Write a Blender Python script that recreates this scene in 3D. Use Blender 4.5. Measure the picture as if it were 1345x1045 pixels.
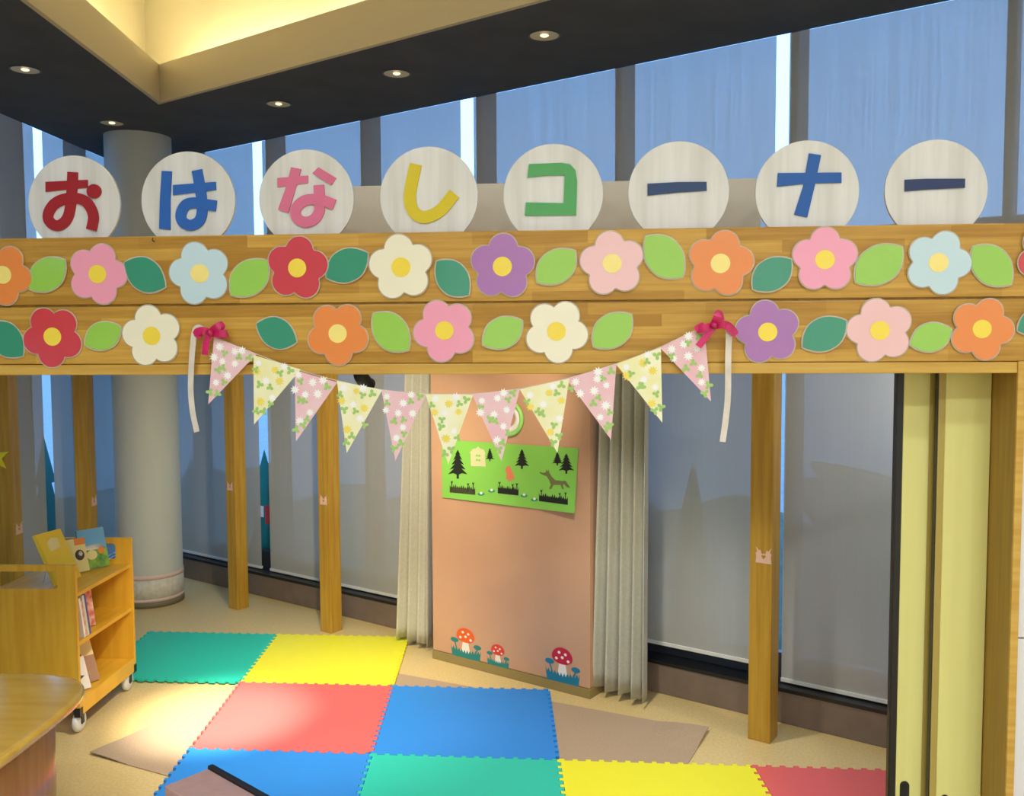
import bpy, math, random
from mathutils import Vector, Matrix
random.seed(7)
SC = bpy.context.scene
for o in list(bpy.data.objects): bpy.data.objects.remove(o, do_unlink=True)
COL = SC.collection

# ------------------------------------------------------------------ camera
IW, IH, F = 1345.0, 1045.0, 1190.0
PITCH, YAW, ROLL, CAMH = -.0614, -.0243, -.005, 2.187
fw = Vector((math.sin(YAW)*math.cos(PITCH), math.cos(YAW)*math.cos(PITCH), math.sin(PITCH)))
r0 = Vector((math.cos(YAW), -math.sin(YAW), 0)); u0 = r0.cross(fw)
RT = math.cos(ROLL)*r0 + math.sin(ROLL)*u0
UP = -math.sin(ROLL)*r0 + math.cos(ROLL)*u0
CAM = Vector((0, 0, CAMH))
cd = bpy.data.cameras.new('camera'); co = bpy.data.objects.new('camera', cd); COL.objects.link(co)
cd.sensor_fit = 'HORIZONTAL'; cd.sensor_width = 36; cd.lens = 36*F/IW; cd.clip_start = .05; cd.clip_end = 300
co.matrix_world = Matrix((( RT.x, UP.x, -fw.x, 0), (RT.y, UP.y, -fw.y, 0), (RT.z, UP.z, -fw.z, CAMH), (0, 0, 0, 1)))
SC.camera = co
# ------------------------------------------------------------------ view + world
SC.view_settings.view_transform = 'Standard'; SC.view_settings.look = 'None'
SC.view_settings.exposure = 0.0; SC.view_settings.gamma = 1.0; SC.view_settings.use_curve_mapping = False
W = bpy.data.worlds.new('World'); SC.world = W; W.use_nodes = True
bg = W.node_tree.nodes['Background']; bg.inputs[0].default_value = (.225, .50, 1.0, 1); bg.inputs[1].default_value = 5.0
# ------------------------------------------------------------------ lamps of the place
def aim(o, t): o.rotation_euler = (Vector(t)-o.location).to_track_quat('-Z', 'Y').to_euler()
def area(name, loc, target, power, sx, sy=None, col=(1, .93, .80)):
    l = bpy.data.lights.new(name, 'AREA'); l.energy = power; l.color = col
    l.shape = 'RECTANGLE' if sy else 'DISK'; l.size = sx
    if sy: l.size_y = sy
    o = bpy.data.objects.new(name, l); COL.objects.link(o); o.location = loc; aim(o, target); return o
def spot(name, loc, target, power, deg, blend=.5, col=(1, .84, .58), size=.03):
    l = bpy.data.lights.new(name, 'SPOT'); l.energy = power; l.color = col; l.spot_size = math.radians(deg)
    l.spot_blend = blend; l.shadow_soft_size = size
    o = bpy.data.objects.new(name, l); COL.objects.link(o); o.location = loc; aim(o, target); return o
for lx in (-2.0, 0.6, 2.9):
    area('ceiling_lamp', (lx, -2.4, 5.1), (lx, -2.4, 0), 112, .35, None, (.82, .88, 1.0)).data.spread = math.radians(152)
for lx in (-1.6, 1.9):
    area('ceiling_lamp', (lx, .3, 5.1), (lx, .3, 0), 46, .35, None, (.82, .88, 1.0)).data.spread = math.radians(142)

# ------------------------------------------------------------------ pixel -> place
def ray(x, y): return fw + (x-IW/2)/F*RT - (y-IH/2)/F*UP
def onz(x, y, z=0.): d = ray(x, y); return CAM + d*((z-CAMH)/d.z)
def ony(x, y, Y): d = ray(x, y); return CAM + d*(Y/d.y)
def onx(x, y, X): d = ray(x, y); return CAM + d*(X/d.x)
TH = math.radians(-34.2)
U = Vector((math.cos(TH), math.sin(TH), 0)); N = Vector((-math.sin(TH), math.cos(TH), 0)); Z = Vector((0, 0, 1)); X = Vector((1, 0, 0)); Y = Vector((0, 1, 0))
def onn(x, y, n): d = ray(x, y); return CAM + d*(n/d.dot(N))
def un(u, n, z=0.): return U*u + N*n + Z*z

# ------------------------------------------------------------------ materials
def s2l(c):
    return tuple((v/255/12.92 if v/255 <= .04045 else ((v/255+.055)/1.055)**2.4) for v in c)
MATS = {}
def mat(name, rgb, rough=.6, spec=.5, noise=0., nscale=8., bump=0., bscale=60., coat=0., metal=0., stretch=(1, 1, 1), emit=0., rgb2=None, detail=4):
    if name in MATS: return MATS[name]
    m = bpy.data.materials.new(name); m.use_nodes = True; nt = m.node_tree; n = nt.nodes; L = nt.links
    b = n['Principled BSDF']; c = s2l(rgb)
    b.inputs['Base Color'].default_value = (*c, 1); b.inputs['Roughness'].default_value = rough
    b.inputs['Specular IOR Level'].default_value = spec; b.inputs['Metallic'].default_value = metal
    b.inputs['Coat Weight'].default_value = coat; b.inputs['Coat Roughness'].default_value = .12
    if emit: b.inputs['Emission Color'].default_value = (*c, 1); b.inputs['Emission Strength'].default_value = emit
    if noise or bump:
        tc = n.new('ShaderNodeTexCoord'); mp = n.new('ShaderNodeMapping'); L.new(tc.outputs['Object'], mp.inputs[0]); mp.inputs['Scale'].default_value = stretch
    if noise:
        tx = n.new('ShaderNodeTexNoise'); tx.inputs['Scale'].default_value = nscale; tx.inputs['Detail'].default_value = detail
        L.new(mp.outputs[0], tx.inputs['Vector'])
        mx = n.new('ShaderNodeMix'); mx.data_type = 'RGBA'
        c2 = s2l(rgb2) if rgb2 else tuple(v*(1-noise) for v in c); c1 = c if rgb2 else tuple(min(1, v*(1+noise*.6)) for v in c)
        mx.inputs[6].default_value = (*c1, 1); mx.inputs[7].default_value = (*c2, 1)
        rp = n.new('ShaderNodeMapRange'); rp.inputs[1].default_value = .35; rp.inputs[2].default_value = .65
        L.new(tx.outputs[0], rp.inputs[0]); L.new(rp.outputs[0], mx.inputs[0]); L.new(mx.outputs[2], b.inputs['Base Color'])
    if bump:
        t2 = n.new('ShaderNodeTexNoise'); t2.inputs['Scale'].default_value = bscale; t2.inputs['Detail'].default_value = 2; L.new(mp.outputs[0], t2.inputs['Vector'])
        bp = n.new('ShaderNodeBump'); bp.inputs['Strength'].default_value = bump; bp.inputs['Distance'].default_value = .01
        L.new(t2.outputs[0], bp.inputs['Height']); L.new(bp.outputs[0], b.inputs['Normal'])
        if coat: L.new(bp.outputs[0], b.inputs['Coat Normal'])
    MATS[name] = m; return m
def wood(name, a, b_, stretch, rough=.42, scale=3.):
    return mat(name, a, rough, .4, noise=1, nscale=scale, rgb2=b_, stretch=stretch, detail=6)
def stave_wood(name, a, b_, width, height):
    """finger-jointed laminated board: staves of slightly different tone + grain, world X/Z"""
    m = bpy.data.materials.new(name); m.use_nodes = True; nt = m.node_tree; n = nt.nodes; L = nt.links; P = n['Principled BSDF']
    tc = n.new('ShaderNodeTexCoord'); sp = n.new('ShaderNodeSeparateXYZ'); cb = n.new('ShaderNodeCombineXYZ')
    L.new(tc.outputs['Object'], sp.inputs[0]); L.new(sp.outputs[0], cb.inputs[0]); L.new(sp.outputs[2], cb.inputs[1])
    br = n.new('ShaderNodeTexBrick'); br.inputs['Scale'].default_value = 1; br.inputs['Brick Width'].default_value = width; br.inputs['Row Height'].default_value = height
    br.inputs['Mortar Size'].default_value = .0; br.inputs['Color1'].default_value = (0, 0, 0, 1); br.inputs['Color2'].default_value = (1, 1, 1, 1); br.offset = .37; br.squash = 1.3; br.squash_frequency = 3
    L.new(cb.outputs[0], br.inputs['Vector'])
    gr = n.new('ShaderNodeTexNoise'); gr.inputs['Scale'].default_value = 4; gr.inputs['Detail'].default_value = 7
    mp = n.new('ShaderNodeMapping'); mp.inputs['Scale'].default_value = (1, 1, 22); L.new(tc.outputs['Object'], mp.inputs[0]); L.new(mp.outputs[0], gr.inputs['Vector'])
    ad = n.new('ShaderNodeMath'); ad.operation = 'MULTIPLY_ADD'; ad.inputs[1].default_value = .78
    g2 = n.new('ShaderNodeMapRange'); g2.inputs[1].default_value = .3; g2.inputs[2].default_value = .7; g2.inputs[3].default_value = 0; g2.inputs[4].default_value = .5
    L.new(gr.outputs[0], g2.inputs[0]); L.new(br.outputs[0], ad.inputs[0]); L.new(g2.outputs[0], ad.inputs[2])
    mx = n.new('ShaderNodeMix'); mx.data_type = 'RGBA'; mx.inputs[6].default_value = (*s2l(a), 1); mx.inputs[7].default_value = (*s2l(b_), 1)
    L.new(ad.outputs[0], mx.inputs[0]); L.new(mx.outputs[2], P.inputs['Base Color']); P.inputs['Roughness'].default_value = .38; P.inputs['Specular IOR Level'].default_value = .45
    MATS[name] = m; return m
def fabric_blind():
    m = bpy.data.materials.new('blind_fabric'); m.use_nodes = True; nt = m.node_tree; n = nt.nodes; L = nt.links; n.clear()
    out = n.new('ShaderNodeOutputMaterial'); df = n.new('ShaderNodeBsdfDiffuse'); tl = n.new('ShaderNodeBsdfTranslucent'); tr = n.new('ShaderNodeBsdfTransparent')
    tc = n.new('ShaderNodeTexCoord'); mp = n.new('ShaderNodeMapping'); mp.inputs['Scale'].default_value = (26, 26, .35); L.new(tc.outputs['Object'], mp.inputs[0])
    nz = n.new('ShaderNodeTexNoise'); nz.inputs['Scale'].default_value = 3; nz.inputs['Detail'].default_value = 3; L.new(mp.outputs[0], nz.inputs['Vector'])
    mr = n.new('ShaderNodeMapRange'); mr.inputs[1].default_value = .25; mr.inputs[2].default_value = .75; mr.inputs[3].default_value = .09; mr.inputs[4].default_value = .13; L.new(nz.outputs[0], mr.inputs[0])
    df.inputs[0].default_value = (.50, .50, .46, 1); tl.inputs[0].default_value = (.15, .15, .15, 1); tr.inputs[0].default_value = (1, 1, 1, 1)
    a = n.new('ShaderNodeMixShader'); a.inputs[0].default_value = .1; L.new(df.outputs[0], a.inputs[1]); L.new(tl.outputs[0], a.inputs[2])
    b = n.new('ShaderNodeMixShader'); L.new(mr.outputs[0], b.inputs[0]); L.new(a.outputs[0], b.inputs[1]); L.new(tr.outputs[0], b.inputs[2]); L.new(b.outputs[0], out.inputs[0])
    MATS['blind_fabric'] = m; return m
def glass(name, tint, amount, gl=.06):
    m = bpy.data.materials.new(name); m.use_nodes = True; nt = m.node_tree; n = nt.nodes; L = nt.links; n.clear()
    out = n.new('ShaderNodeOutputMaterial'); tr = n.new('ShaderNodeBsdfTransparent'); g = n.new('ShaderNodeBsdfGlossy'); g.inputs['Roughness'].default_value = .05
    tr.inputs[0].default_value = (*tint, 1); mx = n.new('ShaderNodeMixShader'); mx.inputs[0].default_value = gl
    L.new(tr.outputs[0], mx.inputs[1]); L.new(g.outputs[0], mx.inputs[2])
    if amount:
        d = n.new('ShaderNodeBsdfDiffuse'); d.inputs[0].default_value = (.80, .76, .64, 1); m2 = n.new('ShaderNodeMixShader'); m2.inputs[0].default_value = amount
        L.new(mx.outputs[0], m2.inputs[1]); L.new(d.outputs[0], m2.inputs[2]); L.new(m2.outputs[0], out.inputs[0])
    else: L.new(mx.outputs[0], out.inputs[0])
    MATS[name] = m; return m

# ------------------------------------------------------------------ object helpers
def wloc(o):
    v = Vector((0, 0, 0))
    while o is not None: v += o.location; o = o.parent
    return v
def tag(o, label=None, cat=None, group=None, kind=None):
    if label: o['label'] = label
    if cat: o['category'] = cat
    if group: o['group'] = group
    if kind: o['kind'] = kind
    return o
def empty(name, loc, label=None, cat=None, group=None, kind=None, parent=None):
    o = bpy.data.objects.new(name, None); COL.objects.link(o); o.empty_display_size = .05; o.location = Vector(loc)
    if parent: o.parent = parent; o.location = Vector(loc)-wloc(parent)
    return tag(o, label, cat, group, kind)
def mesh(name, vs, fs, m, parent=None, smooth=False, flip=None):
    """vs in place coordinates; object origin = bottom centre (top level) or parent's origin"""
    vs = [Vector(v) for v in vs]
    if parent: off = wloc(parent)
    else:
        off = Vector(((min(v.x for v in vs)+max(v.x for v in vs))/2, (min(v.y for v in vs)+max(v.y for v in vs))/2, min(v.z for v in vs)))
    me = bpy.data.meshes.new(name); me.from_pydata([v-off for v in vs], [], fs); me.update()
    o = bpy.data.objects.new(name, me); COL.objects.link(o); o.data.materials.append(m if not isinstance(m, str) else MATS[m])
    if parent: o.parent = parent
    else: o.location = off
    if smooth:
        for p in me.polygons: p.use_smooth = True
    return o
class MB:
    def __init__(s): s.v = []; s.f = []
    def add(s, vs, fs): k = len(s.v); s.v += [Vector(v) for v in vs]; s.f += [tuple(i+k for i in f) for f in fs]; return s
    def box(s, o, a, b, c):                       # corner + three edge vectors
        o, a, b, c = map(Vector, (o, a, b, c))
        return s.add([o, o+a, o+a+b, o+b, o+c, o+a+c, o+a+b+c, o+b+c], [(0, 3, 2, 1), (4, 5, 6, 7), (0, 1, 5, 4), (1, 2, 6, 5), (2, 3, 7, 6), (3, 0, 4, 7)])
    def aab(s, x0, x1, y0, y1, z0, z1): return s.box((x0, y0, z0), (x1-x0, 0, 0), (0, y1-y0, 0), (0, 0, z1-z0))
    def prism(s, poly, d):                        # polygon extruded by d
        n = len(poly); d = Vector(d); p = [Vector(q) for q in poly]
        return s.add(p+[q+d for q in p], [tuple(range(n-1, -1, -1)), tuple(range(n, 2*n))]+[(i, (i+1) % n, n+(i+1) % n, n+i) for i in range(n)])
    def tube(s, path, r, seg=8, cap=True):
        path = [Vector(p) for p in path]; n = len(path); ring = []
        rs = r if isinstance(r, (list, tuple)) else [r]*n
        for i, p in enumerate(path):
            t = (path[min(i+1, n-1)]-path[max(i-1, 0)]).normalized(); a = t.cross(Z)
            if a.length < 1e-3: a = t.cross(X)
            a.normalize(); b = t.cross(a)
            ring.append([p+(a*math.cos(2*math.pi*k/seg)+b*math.sin(2*math.pi*k/seg))*rs[i] for k in range(seg)])
        vs = [q for rr in ring for q in rr]; fs = []
        for i in range(n-1):
            for k in range(seg): fs.append((i*seg+k, i*seg+(k+1) % seg, (i+1)*seg+(k+1) % seg, (i+1)*seg+k))
        if cap: fs += [tuple(range(seg-1, -1, -1)), tuple((n-1)*seg+k for k in range(seg))]
        return s.add(vs, fs)
    def lathe(s, c, prof, seg=32, ax=Z, ex=X, ey=Y):
        c = Vector(c); n = len(prof); vs = []; fs = []
        for (r, h) in prof:
            for k in range(seg):
                a = 2*math.pi*k/seg; vs.append(c+ex*(r*math.cos(a))+ey*(r*math.sin(a))+ax*h)
        for i in range(n-1):
            for k in range(seg): fs.append((i*seg+k, i*seg+(k+1) % seg, (i+1)*seg+(k+1) % seg, (i+1)*seg+k))
        return s.add(vs, fs)
    def strip(s, path, w, side, d):               # flat ribbon of width w, extruded by d
        path = [Vector(p) for p in path]; n = len(path); d = Vector(d); Lp = []; Rp = []
        ws = w if isinstance(w, (list, tuple)) else [w]*n
        for i, p in enumerate(path):
            t = (path[min(i+1, n-1)]-path[max(i-1, 0)]).normalized(); q = t.cross(side).normalized()
            Lp.append(p+q*ws[i]/2); Rp.append(p-q*ws[i]/2)
        vs = Lp+Rp+[v+d for v in Lp]+[v+d for v in Rp]; fs = []
        for i in range(n-1):
            fs += [(i, i+1, n+i+1, n+i), (2*n+i+1, 2*n+i, 3*n+i, 3*n+i+1), (i+1, i, 2*n+i, 2*n+i+1), (n+i, n+i+1, 3*n+i+1, 3*n+i)]
        fs += [(0, n, 3*n, 2*n), (n-1, 2*n-1+0, 4*n-1, 3*n-1)]
        return s.add(vs, fs)
    def build(s, name, m, parent=None, smooth=False): return mesh(name, s.v, s.f, m, parent, smooth)
def bevel(o, w=.004, seg=2):
    b = o.modifiers.new('bevel', 'BEVEL'); b.width = w; b.segments = seg; b.limit_method = 'ANGLE'; b.angle_limit = math.radians(40); return o
def crom(pts, k=6):
    pts = [Vector(p) for p in pts]; out = []
    for i in range(len(pts)-1):
        p0, p1, p2, p3 = pts[max(i-1, 0)], pts[i], pts[i+1], pts[min(i+2, len(pts)-1)]
        for j in range(k):
            t = j/k; out.append(.5*((2*p1)+(p2-p0)*t+(2*p0-5*p1+4*p2-p3)*t*t+(3*p1-p0-3*p2+p3)*t**3))
    out.append(pts[-1]); return out

# materials used in many places
fabric_blind(); glass('pane_glass', (.93, .96, .97), 0, .05); glass('film', (1, 1, 1), .45, .04)
mat('white_wall', (222, 222, 220), .7, bump=.05, bscale=200)
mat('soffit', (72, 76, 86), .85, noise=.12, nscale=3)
mat('cove', (224, 214, 176), .8, bump=.1, bscale=300)
mat('lip', (200, 188, 160), .8, bump=.08, bscale=300)
mat('lino', (214, 192, 136), .45, .35, noise=1, nscale=70, rgb2=(204, 178, 118), detail=5)
mat('frame_dark', (46, 50, 58), .5)
mat('plinth', (122, 106, 92), .45, noise=.1)
mat('post_wood', (192, 152, 56), .38, .4, noise=1, nscale=3, rgb2=(174, 130, 40), stretch=(14, 14, .7), detail=6)
mat('jamb_wood', (172, 136, 56), .4, .4, noise=1, nscale=3, rgb2=(158, 120, 44), stretch=(14, 14, .7), detail=6)
mat('rail_wood', (212, 174, 84), .4, .4, noise=1, nscale=3, rgb2=(196, 152, 64), stretch=(.8, 14, 14), detail=6)
stave_wood('beam_wood', (216, 172, 76), (172, 126, 40), .42, .043)
mat('pink_wall', (202, 158, 124), .75, bump=.05, bscale=250, noise=.04, nscale=2)
mat('olive_strip', (146, 128, 78), .6)
mat('column', (196, 200, 192), .6, bump=.05, bscale=120)
mat('black', (24, 24, 26), .4); mat('dark_glossy', (16, 20, 26), .15)
mat('white_plastic', (226, 226, 220), .35)
mat('curtain', (190, 187, 170), .9, noise=.06, nscale=60, bump=.15, bscale=300)
mat('cart_wood', (232, 184, 58), .35, .4, noise=1, nscale=2.5, rgb2=(220, 166, 46), stretch=(10, 2, 1), detail=5)
mat('table_wood', (236, 190, 76), .16, .5, noise=1, nscale=2.2, rgb2=(224, 174, 60), stretch=(1, 9, 9), detail=5, coat=.15)
mat('table_side', (198, 140, 84), .3, .5, noise=1, nscale=3, rgb2=(180, 122, 68), stretch=(8, 8, .6), detail=5)
mat('rug', (176, 152, 124), .95, noise=.14, nscale=160, bump=.3, bscale=400)

# ================================================================== the setting
YB = 3.30            # front face of the header beam
ZC = 3.90            # underside of the soffit
NW = 5.10            # plane of the blinds on the slanted window wall
XL = -3.94           # plane of the blinds on the left window wall
def poly_slab(name, pts, z0, z1, m, parent=None): 
    mb = MB(); mb.prism([Vector((x, y, z0)) for x, y in pts], (0, 0, z1-z0)); return mb.build(name, m, parent)
def slx(n, x): return (n - N.x*x)/N.y            # Y on line n=const at X
XR, YBACK = 4.3, -4.2
fl = poly_slab('floor', [(XL-.35, YBACK), (XR, YBACK), (XR, slx(5.35, XR)), (XL-.35, slx(5.35, XL-.35))], -.1, 0, 'lino'); tag(fl, 'yellow tan speckled linoleum floor', 'floor', kind='structure')
tag(MB().aab(XL-.4, XR+.1, YBACK-.1, YBACK, -.1, 5.3).build('wall_back', 'white_wall'), 'plain white wall across the front room', 'wall', kind='structure')
tag(MB().aab(XR, XR+.1, YBACK, slx(5.35, XR), -.1, 5.3).build('wall_right', 'white_wall'), 'plain white side wall', 'wall', kind='structure')
# --- ceiling: dark soffit along the windows, pale raised cove
K = onz(210, 134, ZC); e2 = (onz(35, 0, ZC)-K).normalized(); n1 = K.dot(N); e2n = Vector((-e2.y, e2.x, 0))
if e2n.x > 0: e2n = -e2n
ce = empty('ceiling', (0, 2, ZC), 'dark grey soffit with a glowing cream cove recess', 'ceiling', kind='structure')
def xy(v): return (v.x, v.y)
def meet(n, off):      # point on line n=const and on the cove's left edge moved outwards by off
    p = K + e2n*off; t = (n-p.dot(N))/e2.dot(N); return p+e2*t
def far_r(n): return Vector((XR, slx(n, XR), 0))
def far_b(off): p = K+e2n*off; t = (YBACK-p.y)/e2.y; return p+e2*t
XO = XL-.01
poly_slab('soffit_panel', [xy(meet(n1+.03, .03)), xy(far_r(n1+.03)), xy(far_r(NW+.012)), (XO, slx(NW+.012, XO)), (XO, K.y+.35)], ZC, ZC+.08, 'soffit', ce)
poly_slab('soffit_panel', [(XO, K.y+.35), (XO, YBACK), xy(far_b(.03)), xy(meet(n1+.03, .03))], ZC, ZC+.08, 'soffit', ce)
LT = .262
poly_slab('cove_lip', [xy(meet(n1, 0)), xy(far_r(n1)), xy(far_r(n1+.03)), xy(meet(n1+.03, .03))], ZC-.002, ZC+LT, 'lip', ce)
poly_slab('cove_lip', [xy(meet(n1, 0)), xy(meet(n1+.03, .03)), xy(far_b(.03)), xy(far_b(0))], ZC-.002, ZC+LT, 'lip', ce)
SB = .30
poly_slab('cove_wall', [xy(meet(n1+SB, SB)), xy(far_r(n1+SB)), xy(far_r(n1+SB+.05)), xy(meet(n1+SB+.05, SB+.05))], ZC+.08, 5.25, 'cove', ce)
poly_slab('cove_wall', [xy(meet(n1+SB, SB)), xy(meet(n1+SB+.05, SB+.05)), xy(far_b(SB+.05)), xy(far_b(SB))], ZC+.08, 5.25, 'cove', ce)
poly_slab('upper_panel', [(XO, YBACK), (XR, YBACK), (XR, slx(NW+.1, XR)), (XO, slx(NW+.1, XO))], 5.25, 5.33, 'cove', ce)
# cove lamps lie in the trough behind the lip
def cove(p, q, inward):
    p, q = Vector(p), Vector(q); m = (p+q)/2; l = bpy.data.lights.new('cove_lamp', 'AREA'); l.shape = 'RECTANGLE'; l.size = (q-p).length; l.size_y = .04; l.energy = 8*(q-p).length; l.color = (1, .89, .64)
    o = bpy.data.objects.new('cove_lamp', l); COL.objects.link(o); o.location = m
    zz = -(inward*.75+Z*.66).normalized(); xx = (q-p).normalized(); yy = zz.cross(xx).normalized()
    o.matrix_world = Matrix.Translation(m) @ Matrix((xx, yy, zz)).transposed().to_4x4()
zc = ZC+.14
a = meet(n1+.12, .12); 
for k in range(3):
    s0 = a+U*(.16+1.5*k); cove((s0.x, s0.y, zc), ((s0+U*1.35).x, (s0+U*1.35).y, zc), N)
    s0 = a+e2*(.3+1.5*k); cove((s0.x, s0.y, zc), ((s0+e2*1.35).x, (s0+e2*1.35).y, zc), e2n)

# --- window walls: mullions, panes, plinth, spandrel
w1 = empty('window_1', un(-4, NW+.15), 'tall dark-framed window wall running slantwise behind the posts', 'window', kind='structure')
w2 = empty('window_2', (XL-.15, 6, 0), 'tall dark-framed window wall along the left side', 'window', kind='structure')
UM = [-8.33, -7.35, -6.23, -5.107, -3.97, -2.857, -1.738, -.665, .43, 1.53, 2.1]
UE = (XR-N.x*NW)/U.x
for u in UM[1:-1]: MB().box(un(u, NW+.03), U*.045, N*.18, Z*(ZC+.2)).build('mullion', 'frame_dark', w1)
for i in range(len(UM)-1):
    MB().box(un(UM[i]+.05, NW+.15), U*(UM[i+1]-UM[i]-.055), N*.012, Z*(ZC+.2)).build('pane', 'pane_glass', w1)
MB().box(un(-8.5, NW+.17, 2.12), U*11.2, N*.05, Z*.70).build('spandrel', 'frame_dark', w1)
bevel(MB().box(un(-8.35, NW-.08, 0), U*10.9, N*.30, Z*.20).build('plinth', 'plinth', w1), .004)
MB().box(un(-8.35, NW-.085, .185), U*10.9, N*.30, Z*.022).build('sill_strip', 'black', w1)
MB().box(un(-8.35, NW+.06, .2), U*10.9, N*.05, Z*.16).build('slot_backing', 'frame_dark', w1)  # added strip that keeps the slot below the blinds dark
YM = [8.95, 8.066, 7.07, 6.0, 4.9, 3.8, 2.7, 1.6, .5, -.6, -1.7, -2.8, -4.2]
for y in YM[1:-1]: MB().aab(XL-.21, XL-.03, y-.045, y, 0, ZC+.2).build('mullion', 'frame_dark', w2)
for i in range(len(YM)-1): MB().aab(XL-.162, XL-.15, YM[i+1]+.005, YM[i]-.05, 0, ZC+.2).build('pane', 'pane_glass', w2)
MB().aab(XL-.22, XL-.17, YBACK, 8.9, 2.12, 2.80).build('spandrel', 'frame_dark', w2)
bevel(MB().aab(XL-.25, XL+.08, YBACK, 8.75, 0, .20).build('plinth', 'plinth', w2), .004)
MB().aab(XL-.25, XL+.085, YBACK, 8.75, .185, .207).build('sill_strip', 'black', w2)
# --- roller blinds
def blind(u0, u1, zb, label):
    t = empty('roller_blind', un((u0+u1)/2, NW, zb), label, 'blind', 'roller blinds on the slanted window wall')
    MB().add([un(u0, NW, zb), un(u1, NW, zb), un(u1, NW, ZC-.005), un(u0, NW, ZC-.005)], [(0, 1, 2, 3)]).build('fabric', 'blind_fabric', t)
    MB().box(un(u0, NW-.012, zb-.018), U*(u1-u0), N*.024, Z*.02).build('bottom_bar', 'white_plastic', t)
blind(-8.2, -6.36, .235, 'blue-grey roller blind right beside the round column')
blind(-6.24, -4.085, .235, 'grey roller blind behind the two wooden posts left of the pink wall')
blind(-3.97, -1.81, .30, 'grey roller blind between the right curtain and the single right-hand post')
blind(-1.735, .35, .235, 'grey roller blind between the right-hand post and the yellow doors')
blind(.45, UE-.05, .235, 'blue-grey roller blind at the far right end of the window wall')
def blind2(y0, y1, label):
    t = empty('roller_blind', (XL, (y0+y1)/2, .235), label, 'blind', 'roller blinds on the left window wall')
    MB().add([(XL, y0, .235), (XL, y1, .235), (XL, y1, ZC-.005), (XL, y0, ZC-.005)], [(0, 1, 2, 3)]).build('fabric', 'blind_fabric', t)
    MB().aab(XL-.012, XL+.012, y0, y1, .217, .237).build('bottom_bar', 'white_plastic', t)
blind2(7.29, 8.6, 'blue-grey roller blind between the bright slit and the round column')
blind2(4.9, 7.16, 'blue-grey roller blind left of the bright slit at the left edge')
for k, (ya, yb) in enumerate(((2.7, 4.8), (.5, 2.6), (-1.7, .4), (-4.1, -1.8))):
    blind2(ya, yb, 'grey roller blind of the front room, %s along the left wall' % ['first', 'second', 'third', 'last'][k])
# --- outside
mat('asphalt', (118, 120, 124), .9, noise=.1, nscale=3); mat('lawn', (44, 58, 44), .95, noise=.3, nscale=6); mat('teal_film', (10, 120, 122), .5); mat('red_film', (205, 40, 40), .5); mat('white_film', (235, 235, 240), .5)
tag(MB().aab(-90, 90, -60, 130, -.4, -.2).build('ground', 'asphalt'), 'pale paving far outside the windows', 'ground', kind='structure')
rl = random.Random(3)
lp = [(-14, -12), (13, -12)]+[(13-27*k/60, 14.5+rl.uniform(-2.2, 2.2)+1.8*math.sin(k*.5)) for k in range(61)]
tag(MB().prism([Vector((x, y, -.2)) for x, y in lp], (0, 0, .07)).build('lawn', 'lawn'), 'dark planting strip just outside the windows', 'ground', kind='structure')
def fir(c, ex, h, w, d):          # film sticker of a fir tree on the pane
    pts = [(-.5, 0), (.5, 0), (.22, .34), (.36, .34), (.14, .66), (.24, .66), (0, 1), (-.24, .66), (-.14, .66), (-.36, .34), (-.22, .34)]
    return MB().prism([Vector(c)+ex*(x*w)+Z*(y*h) for x, y in pts], d)
def onfilm(px, py): return onn(px, py, NW+.145)
for i, (px, top, w, lab) in enumerate(((347, 590, .60, 'teal fir tree film seen in the slit left of the first wooden post'), (910, 605, .42, 'teal fir tree film dimly showing through the blind right of the curtain'), (850, 650, .22, 'short teal fir tree film behind the blind next to the right curtain'), (250, 600, .7, 'teal fir tree film behind the dark blind beside the round column'))):
    p = onfilm(px, top); p.z; b = Vector((p.x, p.y, .22))
    tag(fir(b, U, p.z-.22, w, N*.002).build('window_sticker', 'teal_film'), lab, 'sticker', 'fir tree window stickers')
p = onx(57, 572, XL-.147); tag(fir((p.x, p.y, .22), Y, p.z-.22, .7, X*.002).build('window_sticker', 'teal_film'), 'teal fir tree film in the slit above the book cart', 'sticker', 'fir tree window stickers')
p = onfilm(349, 688); t = empty('window_sticker', p, 'red and white film patch in the slit left of the first wooden post', 'sticker')
MB().box(p-N*.004, U*.25, N*.001, Z*.17).build('red_patch', 'red_film', t); MB().box(p-N*.004-U*.12+Z*.06, U*.1, N*.001, Z*.1).build('white_patch', 'white_film', t)

# --- round column in the corner
cc = Vector((-3.28, 7.56, 0)); t = empty('round_column', cc, 'pale grey round column in the corner with a pink-edged band at its foot', 'column')
MB().lathe(cc, [(.262, 0), (.262, .02), (.262, ZC)], 48).build('shaft', 'column', t, True)
mat('speckle', (214, 212, 202), .6, noise=1, nscale=30, rgb2=(200, 194, 178)); mat('pink_band', (222, 194, 184), .6); mat('base_dark', (120, 112, 88), .6)
MB().lathe(cc, [(.2625, .05), (.2655, .05), (.2655, .26), (.2625, .26)], 48).build('decor_band', 'speckle', t, True)
for z0, z1 in ((.05, .075), (.235, .275)): MB().lathe(cc, [(.2655, z0), (.2675, z0), (.2675, z1), (.2655, z1)], 48).build('pink_stripe', 'pink_band', t, True)
MB().lathe(cc, [(.262, 0), (.268, 0), (.268, .05), (.262, .05)], 48).build('base_ring', 'base_dark', t, True)

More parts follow.
